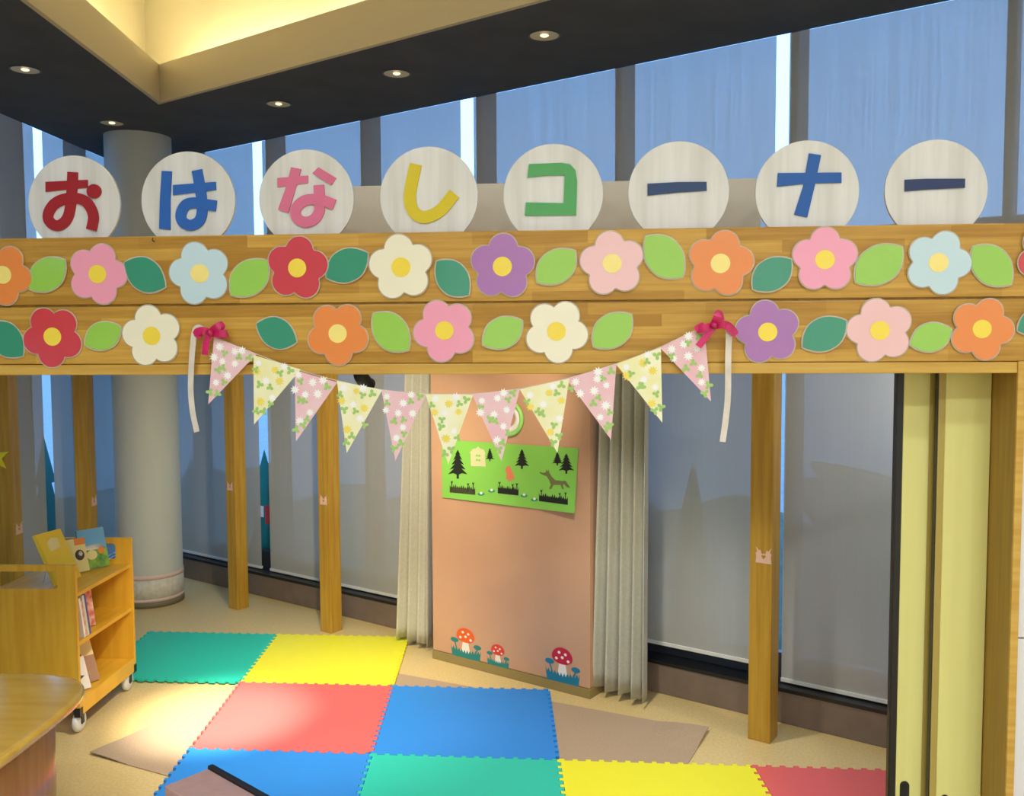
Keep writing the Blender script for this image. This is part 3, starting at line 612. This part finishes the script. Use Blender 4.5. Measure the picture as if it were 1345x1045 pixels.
hs = cut('house', [(358, 318), (355, 215), (345, 212), (375, 178), (398, 175), (415, 160), (435, 178), (462, 185), (478, 222), (470, 222), (478, 322)], 'sil_house', t)
for x, y in ((405, 232), (425, 234), (405, 268), (425, 270)): cut('house_window', [(x-8, y-8), (x+8, y-8), (x+8, y+8), (x-8, y+8)], 'poster_green', t, .0012)
cut('girl', [(640, 330), (655, 318), (675, 318), (683, 345), (700, 385), (710, 412), (690, 425), (672, 440), (655, 430), (640, 415), (646, 380), (632, 355)], 'sil_red', t)
cut('wolf', [(907, 362), (940, 372), (960, 366), (965, 343), (974, 363), (982, 344), (987, 372), (1005, 400), (1035, 430), (1090, 437), (1118, 435), (1142, 470), (1156, 492), (1130, 488), (1102, 458), (1096, 478), (1106, 502), (1090, 500), (1078, 468), (1022, 468), (1004, 500), (986, 502), (1000, 465), (985, 428), (966, 398), (935, 388), (915, 377)], 'sil_wolf', t)
for x, y in ((440, 542), (524, 517), (785, 555), (868, 588)):
    l = cut('lily_pad', [(x+28*math.cos(k*.5236), y+13*math.sin(k*.5236)) for k in range(12)], 'lily_teal', t); cut('lily_flower', [(x+12*math.cos(k*.785), y-8+11*math.sin(k*.785)) for k in range(8)], 'lily_white', t, .0012)
# round ring ornament, mostly behind a flag
mat('rim_green', (160, 226, 120), .5); mat('ring_white', (244, 240, 230), .5)
c = onpk(669, 549.5, .0); R = .115; t = empty('ring_ornament', c-Z*R, 'white and green paper ring peeking out behind the bunting', 'decoration')
ax, ex_ = -N, U
for nm, ra, rb, hh, m in (('outer_rim', .78, 1, .022, 'rim_green'), ('inner_ring', .46, .78, .016, 'ring_white')):
    MB().lathe(c, [(ra*R, .001), (rb*R, .001), (rb*R, hh*.6), ((ra+rb)/2*R, hh), (ra*R, hh*.7), (ra*R, .001)], 40, ax, ex_, Z).build(nm, m, t, True)
# mushroom stickers
mat('cap_orange', (232, 98, 40), .5); mat('cap_red', (222, 62, 50), .5); mat('cap_crimson', (198, 28, 52), .5); mat('sticker_teal', (28, 130, 128), .5); mat('sticker_blue', (22, 122, 150), .5); mat('sticker_white', (240, 232, 220), .5)
def mushroom(cx, cy, s, capm, green, label):
    P4 = lambda x, y: (560+(cx+x*s)/4.18, 680+(cy+y*s+.26*x*s)/4.18)
    b = onpk(*P4(0, 125)); t = empty('mushroom_sticker', b, label, 'wall sticker', 'toadstool stickers on the pink wall')
    def C(nm, pts, m, par=t, lift=.0005): return MB().prism([onpk(*P4(x, y), lift) for x, y in pts], -N*.0006).build(nm, m, par)
    C('stem', [(-14, 30), (14, 30), (26, 92), (-22, 92)], 'sticker_white')
    cp = C('cap', [(46*math.cos(a), -44*math.sin(a)+2 if math.sin(a) > 0 else -30*math.sin(a)+2) for a in [k*.2618 for k in range(24)]], capm, t, .0012)
    for x, y in ((-14, -18), (14, -14), (-26, 10), (0, 2), (26, 14)): C('spot', [(x+6.5*math.cos(k*.7854), y+6.5*math.sin(k*.7854)) for k in range(8)], 'sticker_white', cp, .002)
    g = [(-66, 115), (72, 115)]; n = 11
    for k in range(n*2+1): x = 78-152*k/(n*2); g.append((x, (88 if k % 2 else 70) - 12*abs(x)/75))
    C('grass', g, green, t, .0016)
    for sx, sy in ((-56, 30), (60, 42)):
        C('side_leaf', [(sx+20*math.cos(a), sy-12*math.sin(a)) for a in [k*.5236 for k in range(12)]], green, t, .001)
        C('side_stalk', [(sx-2, sy+6), (sx+4, sy+6), (sx*.72+4, 92), (sx*.72-2, 92)], green, t, .0008)
mushroom(215, 650, 1.08, 'cap_orange', 'sticker_teal', 'orange toadstool sticker at the left foot of the pink wall')
mushroom(392, 728, .80, 'cap_red', 'sticker_teal', 'smallest red toadstool sticker in the middle of the three')
mushroom(746, 764, 1.24, 'cap_crimson', 'sticker_blue', 'largest crimson toadstool sticker at the right foot of the pink wall')

# ================================================================== floor: rug and foam mats
L0 = onz(118, 991); R0 = onz(931, 960); d1 = Vector((.418, .908, 0)).normalized(); d2 = Vector((d1.y, -d1.x, 0))
ww = (R0-L0).dot(d2); hh = (R0-L0).dot(d1); FAR = L0+d1*1.70
la = 1.70; R0c = FAR + d2*((R0-FAR).dot(d2)); sh = R0-R0c
pts = [L0, FAR, R0, R0-d1*1.70]
def rugpts():
    ng, mg = 30, 18; vs = []; fs = []
    for j in range(mg+1):
        for i in range(ng+1):
            a, b = i/ng, j/mg; p = (pts[0]*(1-a)+pts[3]*a)*(1-b)+(pts[1]*(1-a)+pts[2]*a)*b
            curl = .022*max(0, 1-((a-1)**2*30**2/9+(b-1)**2*18**2/9))+.012*max(0, 1-(a**2*100+b**2*60))
            vs.append(p+Z*(.005+curl))
    for j in range(mg):
        for i in range(ng): q0 = j*(ng+1)+i; fs.append((q0, q0+1, q0+ng+2, q0+ng+1))
    return vs, fs
vs, fs = rugpts(); o = mesh('rug', vs, fs, 'rug', None, False); s_ = o.modifiers.new('solid', 'SOLIDIFY'); s_.thickness = .004; s_.offset = -1
tag(o, 'taupe rug lying slantwise under the foam mats', 'rug')
MG = {'green': (36, 188, 164), 'yellow': (232, 226, 44), 'red': (216, 96, 92), 'blue': (40, 132, 214)}
for k, v in MG.items(): mat('foam_'+k, v, .55, .4, bump=.12, bscale=900)
G0 = Vector((-1.924, 6.602, 0)); G1 = Vector((.987, -.053, 0)); G2 = Vector((.035, -.953, 0))
NT = 29; TA = .010
def edge(i, j, axis):      # shared toothed curve of a grid edge from node (i,j) along axis, as (i,j) floats
    out = []
    for k in range(NT):
        a0, a1 = (k+.0)/NT, (k+1.)/NT; s = TA if k % 2 else -TA; e = .12/NT*(1 if True else 0)
        lo = a0+(.0 if k == 0 else e*(1 if k % 2 else -1)*-1); hi = a1-(.0 if k == NT-1 else e*(1 if k % 2 else -1)*-1)
        out += [(lo, s), (hi, s)]
    out = [(0, 0)]+[(max(.002, min(.998, a)), b) for a, b in out]+[(1, 0)]
    return [(i+a, j+b) if axis == 0 else (i+b, j+a) for a, b in out]
def fmat(i, j, colr, label):
    e = edge(i, j, 0)[:-1]+edge(i+1, j, 1)[:-1]+edge(i, j+1, 0)[::-1][:-1]+edge(i, j, 1)[::-1][:-1]
    ci, cj = i+.5, j+.5; P = []
    for a, b in e:
        a += -.0016 if a > ci else .0016; b += -.0016 if b > cj else .0016
        P.append(G0+G1*a+G2*b+Z*.010)
    o = MB().prism(P[::-1], (0, 0, .013)).build('foam_mat', 'foam_'+colr); tag(o, label, 'foam mat', 'interlocking foam mats on the floor')
fmat(-1, 0, 'green', 'green foam mat in the back row beside the book cart')
fmat(0, 0, 'yellow', 'yellow foam mat in the back row near the left curtain')
fmat(0, 1, 'red', 'red foam mat with the bright light spot')
fmat(1, 1, 'blue', 'blue foam mat in front of the pink wall')
fmat(0, 2, 'blue', 'blue foam mat at the bottom left in front of the bright red one')
fmat(1, 2, 'green', 'green foam mat in the front row between blue and yellow')
fmat(2, 2, 'yellow', 'yellow foam mat in the front row')
fmat(3, 2, 'red', 'red foam mat at the right, partly behind the yellow doors')

# ================================================================== book cart
CX1, CX0, CY0, CY1, CZ = -2.55, -3.07, 4.90, 5.62, .965
cart = empty('book_cart', ((CX0+CX1)/2, (CY0+CY1)/2, 0), 'yellow wooden library book cart with three shelves on white casters', 'book cart')
def rrect(x0, x1, z0, z1, r, n=6):
    o = []
    for cx, cz, a0 in ((x1-r, z1-r, 0), (x0+r, z1-r, 1), (x0+r, z0+r, 2), (x1-r, z0+r, 3)):
        for k in range(n+1): a = (a0+k/n)*math.pi/2; o.append((cx+r*math.cos(a), cz+r*math.sin(a)))
    return o
def end_panel(y0, th):
    """board with a rounded grip slot"""
    x0, x1, z0, z1 = CX0, CX1, .15, CZ; sx0, sx1, sz0, sz1 = x0+.085, x1-.10, CZ-.135, CZ-.035
    inner = rrect(sx0, sx1, sz0, sz1, .022); n = len(inner); cx, cz = (sx0+sx1)/2, (sz0+sz1)/2; outer = []
    for (x, z) in inner:
        dx, dz = x-cx, z-cz; k = 1e9
        if dx > 0: k = min(k, (x1-cx)/dx)
        if dx < 0: k = min(k, (x0-cx)/dx)
        if dz > 0: k = min(k, (z1-cz)/dz)
        if dz < 0: k = min(k, ((z0 if False else sz0-.03)-cz)/dz)
        outer.append((cx+dx*k, cz+dz*k))
    # make sure the four corners are present
    zb = sz0-.03
    for c in ((x0, zb), (x1, zb), (x0, z1), (x1, z1)):
        k = min(range(n), key=lambda i: (outer[i][0]-c[0])**2+(outer[i][1]-c[1])**2); outer[k] = c
    mb = MB(); V = [Vector((x, y0, z)) for x, z in inner+outer]+[Vector((x, y0+th, z)) for x, z in inner+outer]; Fc = []
    for i in range(n):
        j = (i+1) % n
        Fc += [(i, j, n+j, n+i), (2*n+i, 3*n+i, 3*n+j, 2*n+j), (i, 2*n+i, 2*n+j, j), (n+i, n+j, 3*n+j, 3*n+i)]
    mb.add(V, Fc); mb.aab(x0, x1, y0, y0+th, z0, zb)
    return mb.build('end_panel', 'cart_wood', cart)
end_panel(CY0, .022); end_panel(CY1-.022, .022)
for z in (.19, .52, .80):
    bevel(MB().aab(CX0+.012, CX1-.006, CY0+.022, CY1-.022, z-.022, z).build('shelf', 'cart_wood', cart), .003)
bevel(MB().aab(CX1-.024, CX1, CY0+.022, CY1-.022, .105, .192).build('bottom_rail', 'cart_wood', cart), .003)
MB().aab(CX0, CX0+.012, CY0+.022, CY1-.022, .15, .80).build('back_panel', 'cart_wood', cart)
for x in (CX1-.03, CX0):
    for y in (CY0-.003, CY1-.032):
        br_ = MB().aab(x-.002, x+.032, y, y+.035, .10, .152).build('corner_bracket', 'black', cart)
for x in (CX1-.045, CX0+.045):
    for y in (CY0+.05, CY1-.06):
        cst = empty('caster', (x, y, .05), parent=cart)
        MB().lathe((x+.013, y, .06), [(.0, -.018), (.035, -.018), (.053, -.015), (.06, -.008), (.06, .008), (.053, .015), (.035, .018), (0, .018)], 28, X, Y, Z).build('wheel', 'white_plastic', cst, True)
        MB().lathe((x+.013, y, .06), [(.0, -.0195), (.018, -.0195), (.018, .0195), (0, .0195)], 16, X, Y, Z).build('hub', 'plinth', cst, True)
        MB().aab(x-.012, x-.008, y-.014, y+.014, .05, .135).box((x+.034, y-.014, .05), (.004, 0, 0), (0, .028, 0), (0, 0, .085)).aab(x-.012, x+.038, y-.018, y+.018, .124, .136).build('fork', 'frame_dark', cst)
# books
mat('pages', (236, 230, 214), .8); mat('b_yellow', (240, 208, 50), .45); mat('b_blue', (108, 176, 222), .4); mat('b_green', (70, 132, 62), .4, noise=1, nscale=22, rgb2=(150, 190, 70)); mat('b_white', (236, 232, 220), .45)
mat('b_pink', (240, 206, 178), .45, noise=1, nscale=26, rgb2=(222, 110, 84), detail=1); mat('b_purple', (92, 84, 150), .45); mat('b_pale', (208, 212, 190), .45); mat('b_cream', (236, 222, 150), .5); mat('b_brown', (172, 132, 98), .5); mat('b_orange', (236, 140, 60), .5); mat('b_dark', (70, 62, 60), .5); mat('wire', (200, 196, 186), .3, metal=.8)
def book(o, ex, ey, ez, w, h, d, m, label, group, art=()):
    """ex: along cover width, ez: up the spine, ey: thickness (away from the viewer)"""
    o = Vector(o); t = empty('picture_book', o, label, 'book', group)
    mb = MB().box(o, ex*w, ey*.003, ez*h).box(o+ey*(d-.003), ex*w, ey*.003, ez*h).box(o-ex*.002, ex*.004, ey*d, ez*h); mb.build('cover', m, t)
    MB().box(o+ex*.002+ez*.004+ey*.003, ex*(w-.006), ey*(d-.006), ez*(h-.008)).build('page_block', 'pages', t)
    for nm, poly, mm in art: MB().prism([o+ex*(a*w)+ez*(b*h)-ey*.0003 for a, b in poly], -ey*.0006).build(nm, mm, t)
    return t
def ell(cx, cz, rx, rz, n=14): return [(cx+rx*math.cos(2*math.pi*k/n), cz+rz*math.sin(2*math.pi*k/n)) for k in range(n)]
lean = Vector((-.20, .12, .97)).normalized()
def frame(face_dir, lean_back):
    """cover faces face_dir, leaning back"""
    f = Vector(face_dir).normalized(); ex = Z.cross(f).normalized(); ez = (Z*math.cos(lean_back)-f*math.sin(lean_back)).normalized(); ey = -(ex.cross(ez)).normalized()
    if ey.dot(f) > 0: ey = -ey
    return ex, ey, ez
ex, ey, ez = frame((.97, -.24, 0), .46)
book((-2.735, 5.05, .812), ex, ey, ez, .195, .315, .022, 'b_yellow', 'yellow picture book on a wire stand on top of the cart', 'books displayed on top of the cart', [('title_patch', [(.3, .62), (.72, .66), (.74, .84), (.5, .88), (.28, .8)], 'b_cream')])
st = empty('wire_stand', (-2.9, 5.15, .80), 'bent wire book stand behind the yellow picture book', 'book stand')
o_ = Vector((-2.735, 5.05, .803)); 
MB().tube([o_+ex*.02+ey*.03, o_+ex*.05+ey*.045+ez*.15, o_+ex*.02+ey*.15+Z*.002, o_+ex*.16+ey*.15+Z*.002, o_+ex*.13+ey*.045+ez*.15, o_+ex*.16+ey*.03], .0022, 6).build('easel_wire', 'wire', st)
MB().tube([o_+ex*.02+ey*.15+Z*.002, o_+ex*.02-ey*.02+Z*.002, o_+ex*.02-ey*.02+Z*.015], .0022, 6).build('foot_wire', 'wire', st)
ex2, ey2, ez2 = frame((.80, -.60, 0), .30)
book((-2.76, 5.40, .808), ex2, ey2, ez2, .17, .245, .012, 'b_green', 'picture book with blue sky and green meadow cover on top of the cart', 'books displayed on top of the cart',
     [('sky', [(0, .52), (1, .48), (1, 1), (0, 1)], 'b_blue'), ('cloud', ell(.5, .53, .42, .07), 'b_white'), ('flower_spot', ell(.42, .34, .2, .12), 'b_cream'), ('flower_spot', ell(.78, .42, .12, .09), 'b_orange')])
book((-2.80, 5.305, .808), ex2, ey2, ez2, .13, .205, .012, 'b_cream', 'cream picture book with an animal, tucked between the other two on top', 'books displayed on top of the cart',
     [('animal', ell(.66, .5, .22, .16), 'b_dark'), ('animal_face', ell(.7, .54, .1, .08), 'b_white'), ('corner_art', [(.5, .8), (1, .8), (1, 1), (.5, 1)], 'b_orange')])
# middle shelf: spines facing the open side, leaning
ly = math.sin(.22); lz = math.cos(.22)
eys = Vector((0, lz, ly)); ezs = Vector((0, -ly, lz)); yb = 4.945
for m_, d_, h_, lab in (('b_white', .018, .24, 'white book leaning on the middle shelf, nearest the front panel'), ('b_pink', .012, .225, 'salmon-spined book leaning on the middle shelf'), ('b_pale', .022, .25, 'pale grey-green book leaning on the middle shelf'), ('b_purple', .016, .25, 'purple-spined book leaning on the middle shelf')):
    yb += d_+.004; p = Vector((CX1-.012, yb+.05, .5255)); book(p-eys*d_, -X, eys, ezs, .19, h_, d_, m_, lab, 'books on the middle shelf')
exf, eyf, ezf = frame((.80, -.6, 0), .22)
book((-2.70, 5.115, .525), exf, eyf, ezf, .15, .262, .01, 'b_pink', 'face-out book with salmon pattern behind the leaning spines', 'books on the middle shelf', [('title', [(.3, .8), (.85, .8), (.85, .9), (.3, .9)], 'b_white')])
exb, eyb, ezb = frame((.78, -.62, 0), .50)
book((-2.70, 5.08, .199), exb, eyb, ezb, .18, .25, .012, 'b_cream', 'cream book lying back on the bottom shelf with a brown lower half', 'books on the bottom shelf', [('brown_panel', [(0, 0), (1, 0), (1, .62), (0, .62)], 'b_brown'), ('figure', ell(.55, .46, .09, .15), 'sil_red'), ('head', ell(.55, .66, .05, .05), 'b_dark'), ('ball', ell(.66, .2, .07, .06), 'b_white')])
book((-2.665, 4.985, .199), exb, eyb, ezb, .14, .19, .012, 'b_white', 'white book with dark drawing at the front of the bottom shelf', 'books on the bottom shelf', [('drawing', [(.2, .3), (.5, .24), (.85, .4), (.55, .46), (.75, .62), (.45, .5), (.25, .66)], 'b_dark'), ('corner_art', [(0, .68), (.6, .68), (.6, 1), (0, 1)], 'b_orange')])

# ================================================================== table, box, lamps
TC = Vector((-2.52, 3.40, 0)); n = 96
def sq(a_, b_, e=4.): return [((abs(math.cos(t))**(2/e))*math.copysign(a_, math.cos(t)), (abs(math.sin(t))**(2/e))*math.copysign(b_, math.sin(t))) for t in [2*math.pi*k/n for k in range(n)]]
t = empty('round_counter', TC, 'low rounded wooden table with a thick glossy edge at the bottom left', 'table')
def ringmesh(name, rings, m, cap):
    vs = []; fs = []
    for (pts_, z) in rings: vs += [Vector((TC.x+x, TC.y+y, z)) for x, y in pts_]
    for i in range(len(rings)-1):
        for k in range(n): fs.append((i*n+k, i*n+(k+1) % n, (i+1)*n+(k+1) % n, (i+1)*n+k))
    if cap: fs += [tuple((len(rings)-1)*n+k for k in range(n)), tuple(range(n-1, -1, -1))]
    return mesh(name, vs, fs, m, t, True)
a_, b_ = .60, .585
ringmesh('tabletop', [(sq(a_-.03, b_-.03), .652), (sq(a_-.008, b_-.008), .656), (sq(a_, b_), .668), (sq(a_, b_), .686), (sq(a_-.006, b_-.006), .696), (sq(a_-.014, b_-.014), .6995), (sq(a_-.022, b_-.022), .7), (sq(a_-.06, b_-.06), .7)], 'table_wood', True)
ringmesh('curved_base', [(sq(a_-.11, b_-.11), 0), (sq(a_-.10, b_-.10), .66)], 'table_side', True)
# pink box with a black edge in the foreground
mat('box_pink', (206, 168, 160), .7, noise=.05, nscale=20)
ZT = .42; q0 = onz(216, 1031.5, ZT); q1 = onz(273, 1009, ZT); q2 = onz(327, 1046, ZT); ea = (q1-q0); eb = (q2-q1).normalized(); eb = (eb-ea.normalized()*eb.dot(ea.normalized())).normalized()*.42
t = empty('storage_box', (q0+eb/2+ea/2)-Z*(ZT-.023), 'pink box with a black top edge at the bottom of the picture', 'box')
zb_ = .0235
bevel(MB().box(Vector((q0.x, q0.y, zb_)), ea, eb, Z*(ZT-zb_)).build('body', 'box_pink', t), .004)
MB().box(Vector((q1.x, q1.y, ZT-.012)), eb, ea.normalized()*.022, Z*.024).build('edge_trim', 'black', t)
# black spotlights behind the beam
def spotlight(p, target, label):
    p = Vector(p); t = empty('spotlight', p, label, 'spotlight', 'black spotlights under the track')
    d = (Vector(target)-p).normalized(); ex_ = d.cross(Z).normalized(); ey_ = d.cross(ex_).normalized()
    MB().tube([p+Z*.02, Vector((p.x, p.y, 2.34))], .006, 8).build('stem', 'black', t)
    MB().lathe(p-d*.05, [(.001, 0), (.028, .002), (.034, .03), (.036, .10), (.042, .115), (.036, .112), (.02, .07)], 24, d, ex_, ey_).build('head', 'black', t, True)
    return p+d*.08
tgt = (-1.84, 5.14, 0); p = ony(476, 497, 4.35)
e_ = spotlight(p, (-.45, 6, 1.0), 'black spotlight hanging in front of the left curtain')
t = MB().aab(-1.6, 1.2, 4.33, 4.37, 2.34, 2.37).build('lamp_track', 'black'); tag(t, 'black lamp track hidden behind the beam', 'track')
spot('spot_floor', (-1.35, 4.36, 2.30), tgt, 900, 30, 1.0, (1, .92, .76), .05)
spot('fill_floor', (-1.25, 4.36, 2.30), (-1.5, 5.2, 0), 245, 76, 1.0, (1, .91, .75), .05)  # unseen second cone, added to spread light over the floor
spot('spot_wall', (-.15, 4.75, 2.45), onpk(682, 552), 46, 52, .9, (1, .82, .58), .03)
spot('fill_room', (.2, 4.36, 2.30), (.2, 4.75, .0), 115, 96, .9, (1, .94, .84), .05)  # unseen fill without a fixture, added to brighten the mats
spot('fill_left', (-.9, 4.36, 2.30), (-1.5, 6.8, .7), 195, 84, .9, (1, .88, .62), .05)  # unseen, no fixture: added to light the far posts and blinds
spot('fill_right', (2.1, 4.0, 2.30), (1.72, 4.95, .8), 34, 120, .8, (1, .92, .78), .05)  # unseen lamp behind the doors, added to brighten the right-hand blinds
# ceiling downlights
mat('reflector', (216, 206, 170), .3, .8); mat('rim_grey', (70, 70, 68), .4); mat('bulb_glint', (255, 236, 190), .4, emit=1.6)  # downlights are off; emission puts bright reflections on their bulbs
for i, (px, py, lab) in enumerate(((715, 46, 'recessed ceiling downlight nearest the top centre'), (521, 96, 'recessed ceiling downlight second from the right'), (366, 136, 'recessed ceiling downlight right of the cove corner'), (147, 161, 'recessed ceiling downlight above the round column'), (33, 91, 'recessed ceiling downlight at the left edge'))):
    c = onz(px, py, ZC-.001); t = empty('downlight', c, lab, 'downlight', 'recessed downlights in the dark soffit')
    MB().lathe(c, [(.092, 0), (.092, -.005), (.086, -.007), (.080, -.004), (.080, .0)], 32).build('rim', 'rim_grey', t, True)
    MB().lathe(c, [(.081, -.005), (.060, -.002), (.030, -.001), (.002, -.001)], 32).build('reflector', 'reflector', t, True)
    MB().lathe(c+Z*-.004, [(.002, -.006), (.016, -.005), (.024, 0), (.018, .004), (.002, .005)], 16).build('bulb', 'bulb_glint', t, True)
